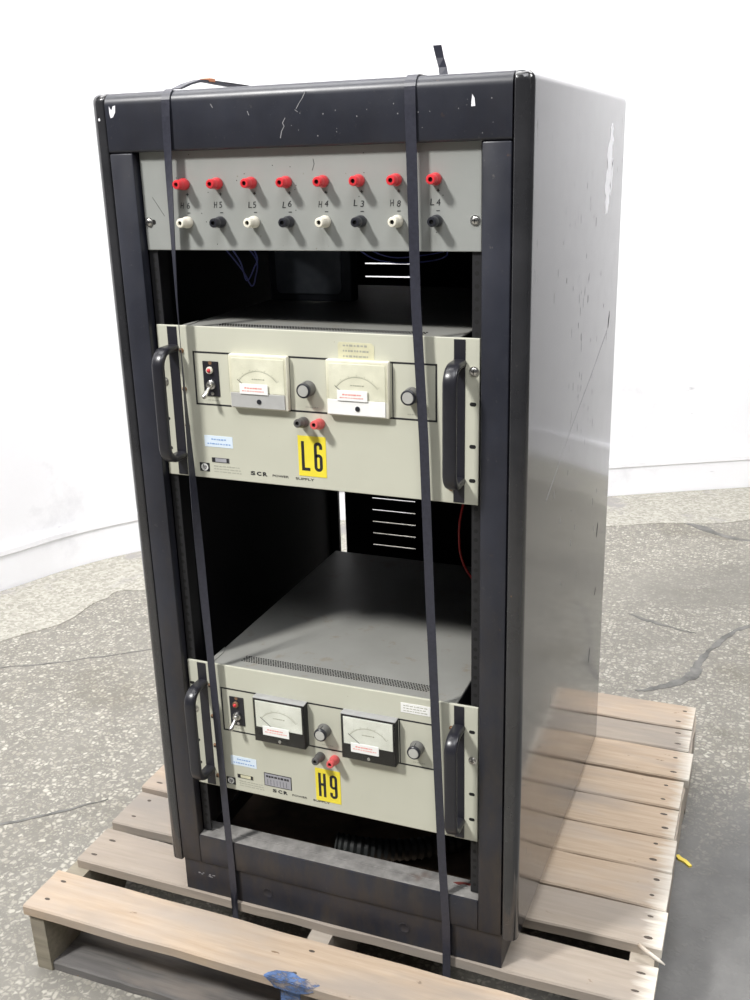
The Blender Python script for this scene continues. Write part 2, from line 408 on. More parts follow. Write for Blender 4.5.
floor = struct(MB().box(-5, 6, -5, 7, FZ - .1, FZ).build('floor', 'floor', loc=(0, 0, 0)))
struct(wall_strip([(0, FZ), (0, FZ + 3.6), (-.15, FZ + 3.6), (-.15, FZ)]).build('wall_back', 'wall', loc=(0, 0, 0), smooth=True))
struct(wall_strip([(.013, FZ), (.013, FZ + .118), (.0175, FZ + .121), (.0175, FZ + .139), (.014, FZ + .145), (.0, FZ + .147), (0, FZ)]).build('baseboard_back', 'wall', loc=(0, 0, 0)))
# lighter oversprayed strip of concrete along the wall with an uneven edge
mb = MB(); t = bmesh.new(); R = []
for i, p in enumerate(wc):
    n = wnorm(i); d = .36 + .035 * math.sin(i * .35) + .012 * math.sin(i * 1.1)
    R.append([t.verts.new((p.x + n.x * .017, p.y + n.y * .017, z)) for z in (FZ, FZ + .002)] + [t.verts.new((p.x + n.x * d, p.y + n.y * d, z)) for z in (FZ + .002, FZ)])
for A, B in zip(R, R[1:]):
    for k in range(4): t.faces.new((A[k], B[k], B[(k + 1) % 4], A[(k + 1) % 4]))
mb.merge(t); struct(mb.build('trim_1', 'floor_edge', loc=(0, 0, 0)))
def crack(path, widths):
    mb = MB(); rows = []; rq = random.Random(int(path[0][0] * 1000))
    k = 5; sp_ = spline(path, k); widths = [(widths[i // k] + (widths[min(i // k + 1, len(widths) - 1)] - widths[i // k]) * (i % k) / k) * rq.uniform(.6, 1.35) for i in range(len(sp_))]
    P = [Vector((p.x + rq.uniform(-.003, .003), p.y + rq.uniform(-.003, .003), FZ)) for p in sp_]
    for i, p in enumerate(P):
        tg = (P[min(i + 1, len(P) - 1)] - P[max(i - 1, 0)]).normalized(); n = Vector((-tg.y, tg.x, 0)) * widths[i] / 2
        rows.append((p - n, p + n, (0, 0, 1)))
    return mb.ribbon(rows, .0012).build('crack', 'crack', floor)
crack([(.66, 1.73), (.60, 1.69), (.545, 1.62), (.505, 1.52), (.478, 1.43), (.468, 1.38), (.465, 1.33), (.43, 1.27), (.37, 1.21), (.33, 1.19)], [.012, .013, .014, .016, .016, .02, .032, .026, .016, .006])
crack([(.245, 1.66), (.30, 1.63), (.34, 1.615), (.40, 1.595), (.45, 1.58)], [.004, .012, .012, .006, .004])
crack([(-1.37, .757), (-1.24, .83), (-1.06, .965), (-.93, 1.06)], [.004, .005, .004, .003])
crack([(-.96, .095), (-.86, .18), (-.76, .27), (-.70, .33)], [.003, .007, .007, .003])
crack([(.10, 2.76), (.25, 2.60), (.36, 2.52), (.50, 2.42), (.66, 2.40)], [.01, .03, .035, .025, .015])

# ------------------------------------------------------------------ pallet
pal = thing('pallet', 'weathered wooden pallet with pale gapped deck boards standing on the concrete floor', 'pallet', (0, .38, FZ))
def board(x0, x1, ya0, ya1, yb0, yb1, z0, z1, mat, nails=True, name='deck_board', wob=.0015, seed=0):
    """ya: edges at left end, yb: edges at right end"""
    rd = random.Random(seed); t = bmesh.new(); n = 14; R = []
    for i in range(n + 1):
        f = i / n; x = x0 + (x1 - x0) * f; w = [rd.uniform(-wob, wob) for _ in range(4)]
        a = ya0 + (yb0 - ya0) * f + w[0]; b = ya1 + (yb1 - ya1) * f + w[1]
        e = (rd.uniform(-.003, .003) if i in (0, n) else 0)
        c = .0025
        R.append([t.verts.new(q) for q in ((x + e, a, z0), (x + e, b, z0), (x + e, b + w[2] * .3, z1 - c), (x + e, b - c, z1), (x + e, a + c, z1), (x + e, a + w[3] * .3, z1 - c))])
    for A, B in zip(R, R[1:]):
        for k in range(6): t.faces.new((A[k], B[k], B[(k + 1) % 6], A[(k + 1) % 6]))
    t.faces.new(R[0]); t.faces.new(R[-1]); mb = MB(); mb.merge(t)
    if nails:
        for xs in (x0 + .028, -.018, x1 - .028):
            f = (xs - x0) / (x1 - x0)
            a = ya0 + (yb0 - ya0) * f; b = ya1 + (yb1 - ya1) * f
            for q in (.25, .72):
                px, py = xs + rd.uniform(-.006, .006), a + (b - a) * q + rd.uniform(-.006, .006)
                l, w = rd.uniform(.004, .008), rd.uniform(.0022, .0035)
                mb.prism([(px + l * math.cos(k), py + w * math.sin(k)) for k in [j * .7854 for j in range(8)]], z1 - .001, z1 + .0003, 1, 'z')
    return mb.build(name, [mat, 'nail'], pal)
T = .0186
specs = [(-.526, .512, -.140, -.043, -.142, -.049, 'wood', 1), (-.516, .509, -.008, .089, -.0085, .079, 'wood_grey', 2),
         (-.520, .511, .109, .213, .117, .207, 'wood_grey', 3), (-.528, .504, .228, .312, .211, .306, 'wood', 4),
         (-.525, .502, .315, .404, .309, .403, 'wood', 5), (-.525, .501, .408, .498, .407, .498, 'wood', 6),
         (-.523, .499, .503, .597, .502, .597, 'wood', 7), (-.527, .505, .606, .71, .606, .710, 'wood', 8),
         (-.525, .498, .714, .80, .714, .799, 'wood_grey', 9), (-.526, .497, .807, .904, .806, .903, 'wood', 10)]
for x0, x1, a0, a1, b0, b1, mt, sd in specs:
    board(x0, x1, a0, a1, b0, b1, PZ - T, PZ, mt, seed=sd)
def stringer(x0, x1, mat, blue=False):
    t = bmesh.new(); n = 30; R = []; rd = random.Random(int(x0 * 1000))
    z1 = PZ - T; h = z1 - FZ
    for i in range(n + 1):
        y = -.132 + (.898 + .132) * i / n; w = rd.uniform(-.0015, .0015)
        notch = .036 if (7 <= i <= 12 or 18 <= i <= 23) else 0
        e = .004 if i in (0, n) else 0
        R.append([t.verts.new(q) for q in ((x0 + w + e, y, FZ + notch), (x1 + w - e, y, FZ + notch), (x1 - w - e, y, z1), (x0 - w + e, y, z1))])
    for A, B in zip(R, R[1:]):
        for k in range(4): t.faces.new((A[k], B[k], B[(k + 1) % 4], A[(k + 1) % 4]))
    t.faces.new(R[0]); t.faces.new(R[-1]); mb = MB(); mb.merge(t)
    o = mb.build('stringer', mat, pal)
    if blue:
        MB().prism([(x0 + .002, z1 - .001), (x1 - .001, z1 - .001), (x1 - .002, z1 - .06), (x0 + .02, z1 - .072), (x0 + .003, z1 - .05)], -.1335, -.1318).build('paint_smear', 'blue_paint', o)
    return o
stringer(-.527, -.489, 'wood_old'); stringer(-.042, -.004, 'wood_side', True); stringer(.462, .500, 'wood_side')
for (x0, x1) in ((-.4885, -.0425), (-.0035, .4615)):
    for y0, y1 in ((-.128, .0), (.33, .43), (.79, .89)):
        board(x0, x1, y0, y1, y0, y1, FZ, FZ + .017, 'wood_dark', False, 'bottom_board', seed=int(y0 * 100))
MB().tube([(.474, .112, PZ + .004), (.488, .104, PZ + .001), (.506, .096, PZ - .002), (.517, .091, PZ - .004)], [.0035, .004, .0035, .001], 6).build('splinter', 'wood', pal)
MB().prism([(-.062, PZ - .0005), (-.05, PZ - .010), (-.044, PZ - .0176), (-.004, PZ - .0178), (.012, PZ - .012), (.022, PZ - .006), (.016, PZ - .001), (-.02, PZ - .0003)], -.1432, -.1405).build('paint_smear', 'blue_paint', pal)
MB().prism([(-.062, -.1415), (.022, -.1415), (.030, -.133), (.012, -.126), (-.004, -.129), (-.022, -.122), (-.048, -.127), (-.058, -.135)], PZ - .0015, PZ + .0006, axis='z').build('paint_smear', 'blue_paint', pal)
mb = MB(); mb.prism([(.496, .542), (.502, .530), (.513, .526), (.524, .515), (.529, .519), (.518, .533), (.508, .538), (.502, .545)], FZ, FZ + .004, axis='z')
tag(mb.build('paper_scrap', 'paper', loc=W((.51, .53, FZ))), 'tiny yellow torn scrap lying on grey concrete right of the pallet', 'scrap')

# ------------------------------------------------------------------ rack cabinet
FY, DY = -.0114, .705                       # front face, back
c_, b_, a_ = .305, .2815, .2444
ZR, ZT, ZO, ZB = 1.1867, 1.2629, .0927, .0384
rack = thing('equipment_rack', 'tall black open-front steel equipment rack with glossy sides standing on the wooden pallet', 'equipment rack', (0, .34, PZ))
def side_panel(s):
    r = .013
    pts = [(b_ + .0006, .03), (b_ + .0006, FY + .003)]
    pts += [(b_ + .0036 - .003 * math.cos(k * .3927), FY + .003 - .003 * math.sin(k * .3927)) for k in range(1, 5)]
    pts += [(c_ - r + r * math.sin(k * math.pi / 14), FY + r - r * math.cos(k * math.pi / 14)) for k in range(0, 8)]
    pts += [(c_, DY), (c_ - .006, DY), (c_ - .006, .03)]
    t = bmesh.new(); n = len(pts)
    # levels: sloping bottom edge, straight wall, rounded top
    def zb(y): return .034 + (-.022 - .034) * max(0, y) / DY
    lv = []
    lv.append([(x, y, zb(y)) for x, y in pts]); lv.append([(x, y, ZT - .012) for x, y in pts])
    for k in range(1, 5):
        ang = k * math.pi / 8; ins = .012 * (1 - math.cos(ang)); z = ZT - .012 + .012 * math.sin(ang)
        lv.append([(min(x, c_ - ins) if x > c_ - .02 else x, y + (ins if y < FY + .01 else 0), z) for x, y in pts])
    V = [[t.verts.new((s * x, y, z)) for x, y, z in L] for L in lv]
    for A, B in zip(V, V[1:]):
        for k in range(n): t.faces.new((A[k], B[k], B[(k + 1) % n], A[(k + 1) % n]))
    t.faces.new(V[0]); t.faces.new(V[-1])
    bmesh.ops.remove_doubles(t, verts=t.verts, dist=1e-6)
    mb = MB(); mb.merge(t); return mb.build('side_panel', 'side', rack, smooth=True)
left_side = side_panel(-1); right_side = side_panel(1)
# bare white scrape and dark dents on the right side panel
rd = random.Random(3)
def blade(z0, z1, yc, w, slope, seed, jag=16):
    rd = random.Random(seed); L, Rr = [], []
    for i in range(jag + 1):
        f = i / jag; z = z0 + (z1 - z0) * f; y = yc + slope * (f - .5); ww = w * (math.sin(math.pi * min(1, max(.04, f))) ** .6)
        L.append((y - ww * rd.uniform(.35, .75), z)); Rr.append((y + ww * rd.uniform(.25, .8), z))
    return L + Rr[::-1]
mb = MB(); mb.prism(blade(1.072, 1.215, .553, .050, .028, 5), c_ - .0005, c_ + .0004, axis='x').prism(blade(1.10, 1.16, .580, .014, .01, 9, 8), c_ - .0005, c_ + .0004, axis='x')
mb.build('scrape', 'chip', right_side)['label'] = 'white bare scrape'
for (y, z, w, h) in ((.618, .884, .006, .03), (.592, .49, .007, .026), (.561, .241, .006, .026), (.60, .36, .003, .012)):
    MB().prism(blade(z - h / 2, z + h / 2, y, w, .01, int(z * 100), 6), c_ - .0005, c_ + .0003, axis='x').build('dent', 'hole', right_side)['label'] = 'small dark dent'
mb = MB()
for i in range(60):
    y = rd.gauss(.36, .10); z = rd.gauss(.84, .14); h = rd.uniform(.003, .014)
    mb.box(c_ - .0003, c_ + .0002, y, y + rd.uniform(.001, .0025), z, z + h, 0)
mb.build('scratch', 'scuff', right_side)['kind'] = 'stuff'; mb = MB()
mb.ribbon([((c_ - .0002, y, z), (c_ - .0002, y, z + .0018), (1, 0, 0)) for y, z in ((.605, .866), (.45, .812), (.30, .765), (.12, .70))], .0004)
mb.build('scratch', 'scuff', right_side)
# header
t = bmesh.new(); r = .016
prof = [(-.0012, ZR), (FY + .004, ZR)] + [(FY + .004 - .004 * math.sin(k * math.pi / 6), ZR + .004 - .004 * math.cos(k * math.pi / 6)) for k in range(1, 4)]
prof += [(FY + r - r * math.cos(k * math.pi / 14), ZT - r + r * math.sin(k * math.pi / 14)) for k in range(0, 8)] + [(.05, ZT), (.05, ZT - .004), (-.0012, ZT - .004)]
mb = MB(); mb.prism(prof, -b_ + .0008, b_ - .0008, axis='x')
head = mb.build('header_rail', 'black', rack, smooth=True)
def chipart(pts, par, mat='chip'):
    return MB().prism(pts, FY - .0004, FY + .0005).build('paint_chip', mat, par)
chipart([(-.2735, 1.2465), (-.2715, 1.2425), (-.2695, 1.2415), (-.2675, 1.2462), (-.2635, 1.2470), (-.2645, 1.2385), (-.2685, 1.2325), (-.2725, 1.2315), (-.2738, 1.238)], head)
chipart([(.2325, 1.2385), (.2352, 1.2345), (.2362, 1.2255), (.2312, 1.2253), (.2315, 1.231)], head)
for P in ([(-.018, 1.206), (-.014, 1.212), (-.016, 1.216), (-.012, 1.222)], [(.004, 1.232), (.008, 1.238), (.013, 1.244), (.018, 1.252)], [(-.018, 1.206), (-.020, 1.198)], [(-.118, 1.243), (-.115, 1.238)], [(-.065, 1.232), (-.063, 1.227)], [(.002, 1.231), (.006, 1.228)]):
    MB().ribbon([((x - .0006, FY + .0001, z), (x + .0006, FY + .0001, z), (0, -1, 0)) for x, z in P], .0004).build('scuff_mark', 'scuff', head)
mb = MB()
for i in range(26):
    x, z = rd.gauss(.13, .09), rd.gauss(1.218, .011); s_ = rd.uniform(.0005, .0014)
    if -.26 < x < .27: mb.box(x, x + s_, FY - .0002, FY + .0003, z, z + s_ * 1.3)
mb.build('scuff_mark', 'scuff', head)['kind'] = 'stuff'
mb = MB(); mb.prism([(-c_ + .012, 1.231), (-c_ + .0145, 1.2325), (-c_ + .0155, 1.229), (-c_ + .013, 1.228)], FY - .0003, FY + .0005).build('paint_chip', 'chip', left_side)
# front posts: flat channels flush with the side columns, folded back at the opening
for s in (-1, 1):
    x0, x1 = sorted((s * a_, s * (b_ - .0008)))
    MB().box(x0, x1, FY, .0245, ZB, ZR - .0008, .0022).build('front_post', 'black', rack, smooth=True)
# bottom rail with a dusty sill
mb = MB(); mb.box(-a_, a_, FY, .0, ZB, ZO, .0025).box(-a_, a_, -.001, .032, ZB, ZO - .002)
br = mb.build('bottom_rail', 'black', rack, smooth=True)
mb = MB(); mb.box(-a_ + .001, a_ - .001, FY + .003, .032, ZO - .0022, ZO + .0006, .0005).box(-a_ + .001, a_ - .001, .010, .0125, ZO, ZO + .0022, .0006)
mb.build('sill_plate', 'sill', br)
MB().prism([(.196, .018), (.205, .015), (.214, .019), (.223, .0185), (.226, .023), (.215, .024), (.206, .022)], ZO + .0004, ZO + .0012, axis='z').build('rust_spot', 'dark_red', br)
# plinth
mb = MB(); mb.box(-.281, .281, FY + .0055, FY + .0095, PZ + .0003, ZB - .0003, .001)
mb.box(-.281, -.277, FY + .0095, DY - .01, PZ + .0003, ZB).box(.277, .281, FY + .0095, DY - .01, PZ + .0003, ZB).box(-.281, .281, DY - .014, DY - .01, PZ + .0003, ZB)
pl = mb.build('plinth', 'black', rack)
for x in (-.122, .122):
    MB().lathe([(.0095, 0), (.0095, .0008), (.0085, .0010), (.0075, .0004), (.0, .0004)], (x, FY + .0056, .004), n=24).build('knockout', 'black', pl, smooth=True)
mb = MB()
for k in range(7): x = -.245 + rd.uniform(-.012, .018); z = .012 + rd.uniform(-.006, .006); mb.box(x, x + rd.uniform(.002, .006), FY + .005, FY + .0056, z, z + rd.uniform(.001, .002))
mb.build('scuff_mark', 'scuff', pl)['kind'] = 'stuff'
MB().box(-.2765, .2765, .0, DY - .015, .0, .006).build('base_plate', 'base', rack)
MB().box(-b_ + .001, b_ - .001, .05, DY, ZT - .005, ZT).build('top_panel', 'black', rack)
# inner skins so that the rack is dark inside
# back: frame strip, gap, door with louvre slots (real openings)
mb = MB(); mb.box(-c_ + .006, -.2775, DY - .008, DY, .01, ZT - .005)
mb.build('back_frame', 'inner', rack)
slots = [.336, .363, .390, .417, .444, .471, .498, .944, .970, .996, 1.022]
def door_blocks():
    mb = MB(); y0, y1 = DY - .004, DY
    mb.box(-.2625, -.199, y0, y1, .02, 1.22).box(-.099, c_ - .006, y0, y1, .02, 1.22)
    zc = [.02] + [z for s in slots for z in (s - .0014, s + .0014)] + [1.22]
    for i in range(0, len(zc), 2): mb.box(-.1995, -.0985, y0, y1, zc[i], zc[i + 1])
    mb.box(-c_ + .006, c_ - .006, y0, y1, 1.221, ZT - .006)
    return mb
door = door_blocks().build('back_door', 'inner', rack)
for z in slots:        # pressed hoods over the slots, outside
    MB().prism([(DY, z + .0021), (DY + .007, z + .0085), (DY, z + .0135)], -.2, -.098, axis='x').build('louvre', 'inner', door)
for s in (-1, 1):      # matt black skins, added inside the side panels to keep the rack dark
    x0, x1 = sorted((s * (c_ - .0065), s * (c_ - .0085))); MB().box(x0, x1, .031, DY - .009, .012, ZT - .006).build('side_blackout', 'inner', rack)
MB().box(-c_ + .009, c_ - .009, .051, DY - .009, ZT - .0075, ZT - .0055).build('top_blackout', 'inner', rack)  # added under the top for the same darkness
# mounting rails with punched holes
for s in (-1, 1):
    mb = MB(); x0, x1 = sorted((s * .2285, s * .2440)); mb.box(x0, x1, .0042, .0067, .096, 1.185)
    x0, x1 = sorted((s * .2420, s * .2440)); mb.box(x0, x1, .0042, .05, .096, 1.185)
    z = .11
    while z < 1.15:
        for dz in (0, .0159, .0318): mb.lathe([(.0031, 0), (.0031, .00012)], (s * .2345, .00425, z + dz), n=10, mi=1)
        z += .04445
    mb.build('mounting_rail', ['rail', 'hole'], rack)

# ------------------------------------------------------------------ screws etc
def screw(x, z, y, parent, r=.0048, mat='metal', name='screw'):
    mb = MB(); mb.lathe([(r * 1.35, 0), (r * 1.35, .0008), (r, .0009), (r * .9, .0028), (r * .55, .0036), (0, .0038)], (x, y, z), n=16)
    mb.box(x - r * .65, x + r * .65, y - .0040, y - .0032, z - .0005, z + .0005, 0, 1).box(x - .0005, x + .0005, y - .0040, y - .0032, z - r * .65, z + r * .65, 0, 1)
    return mb.build(name, [mat, 'hole'], parent, smooth=True)
def post(x, z, y, mat, parent, L=.0235, tilt=(0, 0)):
    d = (tilt[0], -1, tilt[1])
    mb = MB(); mb.lathe([(.0072, 0), (.0078, .0015), (.0078, .0055), (.0074, .0085), (.0066, .0110), (.0062, .0125), (.0064, .0135), (.0062, L - .002), (.0054, L - .0003), (.0030, L), (.0028, L - .004), (0, L - .004)], (x, y, z), d, n=18)
    p = mb.build('binding_post', mat, parent, smooth=True)
    dv = Vector(d).normalized(); o = Vector((x, y, z)) + dv * (L - .0039)
    MB().lathe([(.0027, 0), (.0027, .0012)], o, d, n=14).build('socket', 'hole', p)
    return p

# ------------------------------------------------------------------ terminal panel
tz = 1.0575
tp = thing('terminal_panel', 'grey panel with rows of red, white and black binding posts across the rack top', 'terminal panel', (0, 0, tz))
fp = MB().box(-.2413, .2413, 0, .0040, tz, tz + .1325, .0010).build('face_plate', 'grey', tp)
xs = [-.1725, -.1215, -.0705, -.0195, .0325, .0820, .1320, .1835]
for i, x in enumerate(xs):
    post(x, 1.1445, 0, 'red', tp)
    post(x + .0008, 1.0948, 0, 'white_plastic' if i % 2 == 0 else 'dark_plastic', tp)
for x, st in zip(xs, ['H6', 'H5', 'L5', 'L6', 'H4', 'L3', 'H8', 'L4']):
    q = random.Random(int(x * 1e4)); w = .0052; mb = MB()
    for j, ch in enumerate(st):
        xx = x - .0088 + j * .0080 + q.uniform(-.001, .001); zz = 1.1165 + q.uniform(-.0008, .0008)
        mb.text(ch, xx, xx + w, zz - .0036, zz + .0042, -.0001, 0, 0, .15, q.uniform(-.08, .12))
    mb.text('+', x + .0005, x + .0045, 1.1290, 1.1330, -.0001, 0, .02); mb.box(x, x + .0046, -.0003, -.00005, 1.1064, 1.1074)
    mb.build('lettering', 'ink', fp)
mb = MB()
mb.ribbon([((x - .0003, -.00001, z), (x + .0003, -.00001, z), (0, -1, 0)) for x, z in ((-.226, 1.128), (-.219, 1.118), (-.209, 1.103))], .0002)
mb.ribbon([((x - .0003, -.00001, z), (x + .0003, -.00001, z), (0, -1, 0)) for x, z in ((.019, 1.172), (.020, 1.166), (.017, 1.158))], .0002)
for i in range(22): x, z = rd.uniform(-.23, .23), rd.uniform(tz + .005, tz + .125); mb.box(x, x + .0011, -.0002, .0002, z, z + .0011)
mb.build('speck', 'ink', fp)['kind'] = 'stuff'
screw(-.2345, tz + .0375, 0, tp); screw(.2335, tz + .0375, 0, tp)
MB().lathe([(.0036, 0), (.0036, .0003)], (-.2275, 0.0002, tz + .0375), n=14).build('slot', 'hole', fp)

# ------------------------------------------------------------------ power supplies
def power_supply(z0, style, label):
    up = style == 'upper'
    H = .2240 if up else .2280
    g = thing('power_supply', label, 'power supply', (0, 0, z0), 'rack power supplies')
    fp = MB().box(-.2413, .2386 if up else .2402, 0, .0040, z0, z0 + H, .0010).build('front_panel', 'cream', g)
    # chassis with its grey cover and perforated strip
    ch = MB().box(-.205, .205, .0042, .515, z0 + .006, z0 + H - .0065, .002).build('chassis', 'inner', g)
    mb = MB().box(-.2065, .2065, .0042, .516, z0 + H - .0063, z0 + H - .0025, .0015)
    mb.prism([(-.2065, .0046), (-.1985, .0046), (-.1985, .04), (-.2065, .06)], z0 + H - .0026, z0 + H - .0014, 0, 'z')
    cov = mb.build('top_cover', 'cover', g)
    mb = MB()
    for i in range(73):
        for k in range(5):
            x = -.157 + i * .0043 + (k % 2) * .00215
            mb.lathe([(.00165, 0), (.00165, .0003)], (x, .0275 + k * .0040, z0 + H - .00255), (0, 0, 1), 6)
    mb.build('perforation', 'hole', cov)
    MB().box(.206, .2075, .0042, .5, z0 + .01, z0 + H - .004).build('cover_lip', 'inner', cov)
    # side strips, handles
    for x0, x1, s in ((-.2235, -.2080, -1), (.2042, .2195, 1)):
        MB().box(x0, x1, -.0009, .0002, z0 + .002, z0 + H - .002, .0003).build('dark_strip', 'dark_strip', g)
        xc = (x0 + x1) / 2; pr = .043; zb, zt = z0 + .0325, z0 + .1915; rr = .022
        path = [(xc, -.0006, zt)] + [(xc, -pr + rr - rr * math.sin(a), zt - rr + rr * math.cos(a)) for a in [k * math.pi / 16 for k in range(0, 9)]]
        path += [(xc, -pr, zt - rr - (zt - zb - 2 * rr) * k / 6) for k in range(1, 6)]
        path += [(xc, -pr + rr - rr * math.cos(a), zb + rr - rr * math.sin(a)) for a in [k * math.pi / 16 for k in range(0, 9)]] + [(xc, -.0006, zb)]
        sec = [(.0092 * math.copysign(abs(math.cos(a)) ** .6, math.cos(a)), .0052 * math.copysign(abs(math.sin(a)) ** .6, math.sin(a))) for a in [2 * math.pi * k / 16 for k in range(16)]]
        MB().tube(path, 0, sec=sec, up=(1, 0, 0)).build('handle', 'handle', g, smooth=True)
    # rack screws and open slots
    sc = ((-.2350, .142), (.2312, .1815)) if up else ((-.2350, .142), (.2325, .140))
    for x, z in sc: screw(x, z0 + z, 0, g)
    sl = ((.2302, .138), (.2302, .081), (.2302, .034), (-.2355, .086), (-.2355, .041)) if up else ((.2312, .187), (.2312, .082), (.2312, .038), (-.2355, .187), (-.2355, .082), (-.2355, .040))
    for x, z in sl:
        MB().prism([(x + (.0018 if math.cos(a) > 0 else -.0018) + .0027 * math.cos(a), z0 + z + .0027 * math.sin(a)) for a in [2 * math.pi * (k + .5) / 16 for k in range(16)]], -.0002, .0004).build('slot', 'hole', fp)
    for x in (-.2025, .2005):
        for z in (.188, .132, .078, .021): screw(x, z0 + z, 0, g, .0028, 'brass', 'panel_screw')
    # printed outline, lettering and emblem
    mb = MB(); y0, y1 = -.0002, .0003; xa, xb, za, zb = -.1845, .1815, z0 + .1105, z0 + .1885; w = .0025
    mb.box(xa, xb, y0, y1, zb - w, zb).box(xa, xb, y0, y1, za, za + w).box(xa, xa + w, y0, y1, za, zb).box(xb - w, xb, y0, y1, za, zb)
    mb.box(-.0335, -.0318, y0, y1, za, zb).box(.1185, .1200, y0, y1, za, zb)  # shadow of the gap at each meter's right edge, painted as dark lines
    mb.build('outline', 'ink', fp)
    mb = MB()
    for k, chx in enumerate('SCR'): mb.text(chx, -.1025 + k * .0098, -.0952 + k * .0098, z0 + .0112, z0 + .0173, 0, 0, .045)
    mb.text('POWER', -.0672, -.0412, z0 + .0118, z0 + .0152, 0, 0, .01); mb.text('SUPPLY', -.0305, -.0015, z0 + .0112, z0 + .0146, 0, 0, .01)
    mb.build('lettering', 'ink', fp)
    for xa_, xb_ in ((-.010, .010), (.140, .162), (-.164, -.148)): MB().dashes(xa_, xb_, z0 + .1185, .0016, 0, 0, 4, .0015, .003).build('fine_print', 'faint_ink', fp)
    mb = MB()
    for k in range(3): mb.dashes(-.163, -.118, z0 + .0195 - k * .0042, .0016, 0, 0, 20 + k, .002, .008)
    mb.build('fine_print', 'faint_ink', fp)
    mb = MB(); lx, lz = -.1785, z0 + .0165
    mb.box(lx - .0082, lx + .0082, -.0005, .0001, lz - .0066, lz + .0066, 0, 0)
    mb.lathe([(.0058, 0), (.0058, .0003)], (lx, -.0004, lz), n=24, mi=1)
    mb.text('hp', lx - .0034, lx + .0034, lz - .0048, lz + .0048, -.0007, 0, .01, .3)
    mb.build('emblem', ['ink', 'label_white'], fp)
    mb = MB(); mb.box(-.1655, -.1365, -.0004, .0001, z0 + .0255, z0 + .0325, 0, 0).box(-.1655, -.1600, -.0006, -.0003, z0 + .0262, z0 + .0318, 0, 1).box(-.1412, -.1372, -.0006, -.0003, z0 + .0262, z0 + .0318, 0, 1)
    mb.box(-.1655, -.1365, -.0006, -.0003, z0 + .0255, z0 + .0261, 0, 1).box(-.1655, -.1365, -.0006, -.0003, z0 + .0319, z0 + .0325, 0, 1)
    mb.build('serial_tag', ['label_grey' if up else 'tape', 'ink'], g)
    # pale blue inspection label
    mb = MB(); mb.box(-.1755, -.1290, -.0004, .0001, z0 + .0485, z0 + .0655, 0, 0); q = -.0006
    mb.dashes(-.164, -.140, z0 + .0602, .0024, -.0004, 1, 7, .002, .005); mb.dashes(-.171, -.133, z0 + .0535, .0022, -.0004, 1, 8, .002, .006)
    mb.build('inspection_label', ['label_blue', 'blue_ink'], g)
    # switch plate
    sx = -.1565; mb = MB(); mb.box(sx - .0125, sx + .0125, -.0014, .0002, z0 + .1245, z0 + .1750, .0004)
    mb.lathe([(.0028, 0), (.0028, .0003)], (sx, -.0014, z0 + .1728), n=12, mi=1)
    sp = mb.build('switch_plate', ['dark_strip', 'brass'], g)
    mb = MB(); mb.lathe([(.0052, 0), (.0052, .002), (.0046, .0034), (.0030, .0034)], (sx - .001, -.0014, z0 + .1622), n=20)
    lp = mb.build('indicator_lamp', 'white_plastic' if up else 'brass', sp, smooth=True)
    MB().lathe([(.0030, .0030), (.0028, .0048), (.0018, .0060), (0, .0064)], (sx - .001, -.0014, z0 + .1622), n=16).build('lens', 'red', sp, smooth=True)
    mb = MB(); mb.lathe([(.0068, 0), (.0068, .0022), (.0058, .0030), (.0046, .0032), (.0044, .0075), (.0036, .0085), (0, .009)], (sx, -.0014, z0 + .1415), n=6 * 3)
    mb.lathe([(.0026, .004), (.0026, .010), (.0034, .017), (.0036, .0215), (.0026, .0235), (0, .024)], (sx, -.004, z0 + .1415), (-.10, -.72, -.62), n=14)
    mb.build('toggle_switch', 'metal', sp, smooth=True)
    MB().lathe([(.0024, 0), (.0024, .0008), (0, .001)], (sx + .001, -.0014, z0 + .1285), n=12).build('rivet', 'metal', sp)
    # meters
    for mx in ((-.0772, .0715) if up else (-.0758, .0735)):
        second = mx > 0; w2, za, zb = (.0455 if up else .0440), z0 + .1120, z0 + .1890
        pr = .0115 if up else .0160; y = -pr; split = za + (zb - za) * (.30 if up else .335)
        body = MB()
        if up: body.box(mx - w2, mx + w2, -pr + .002, .0002, za, zb, .0022)
        else:
            body.box(mx - w2, mx + w2, -pr + .002, .0002, za, zb - .0012, .0012).box(mx - w2, mx + w2, -pr + .002, .0002, zb - .0012, zb, .0004, 1)
        o = body.build('meter', ['ivory', 'meter_top_lit'] if up else ['meter_black', 'meter_top_lit'], g, smooth=True)
        e = .0048 if up else .0042
        mb = MB(); mb.box(mx - w2 + e, mx + w2 - e, -pr + .0014, -pr + .0024, split + .0006, zb - e, .0004)
        dl = mb.build('dial', 'dial_cream' if up else 'dial_white', o)
        mb = MB(); yy = -pr + .0014; cx, cz, R_ = mx, split - .006, .037
        for k in range(31):
            a = math.radians(38 + 104 * k / 30); l = .0042 if k % 5 == 0 else .0022; dx, dz = math.cos(a), math.sin(a); n_ = Vector((-dz, 0, dx)) * .00022
            p, q = Vector((cx + dx * R_, yy, cz + dz * R_)), Vector((cx + dx * (R_ + l), yy, cz + dz * (R_ + l)))
            mb.ribbon([(p - n_, p + n_, (0, -1, 0)), (q - n_, q + n_, (0, -1, 0))], .00015)
        mb.ribbon([((cx + math.cos(a) * R_, yy, cz + math.sin(a) * R_), (cx + math.cos(a) * (R_ + .0005), yy, cz + math.sin(a) * (R_ + .0005)), (0, -1, 0)) for a in [math.radians(38 + 104 * k / 24) for k in range(25)]], .00015)
        mb.dashes(mx - .009, mx + .012, split + .020, .0018, yy, 0, 9, .0015, .003)
        mb.build('scale', 'faint_ink', dl)
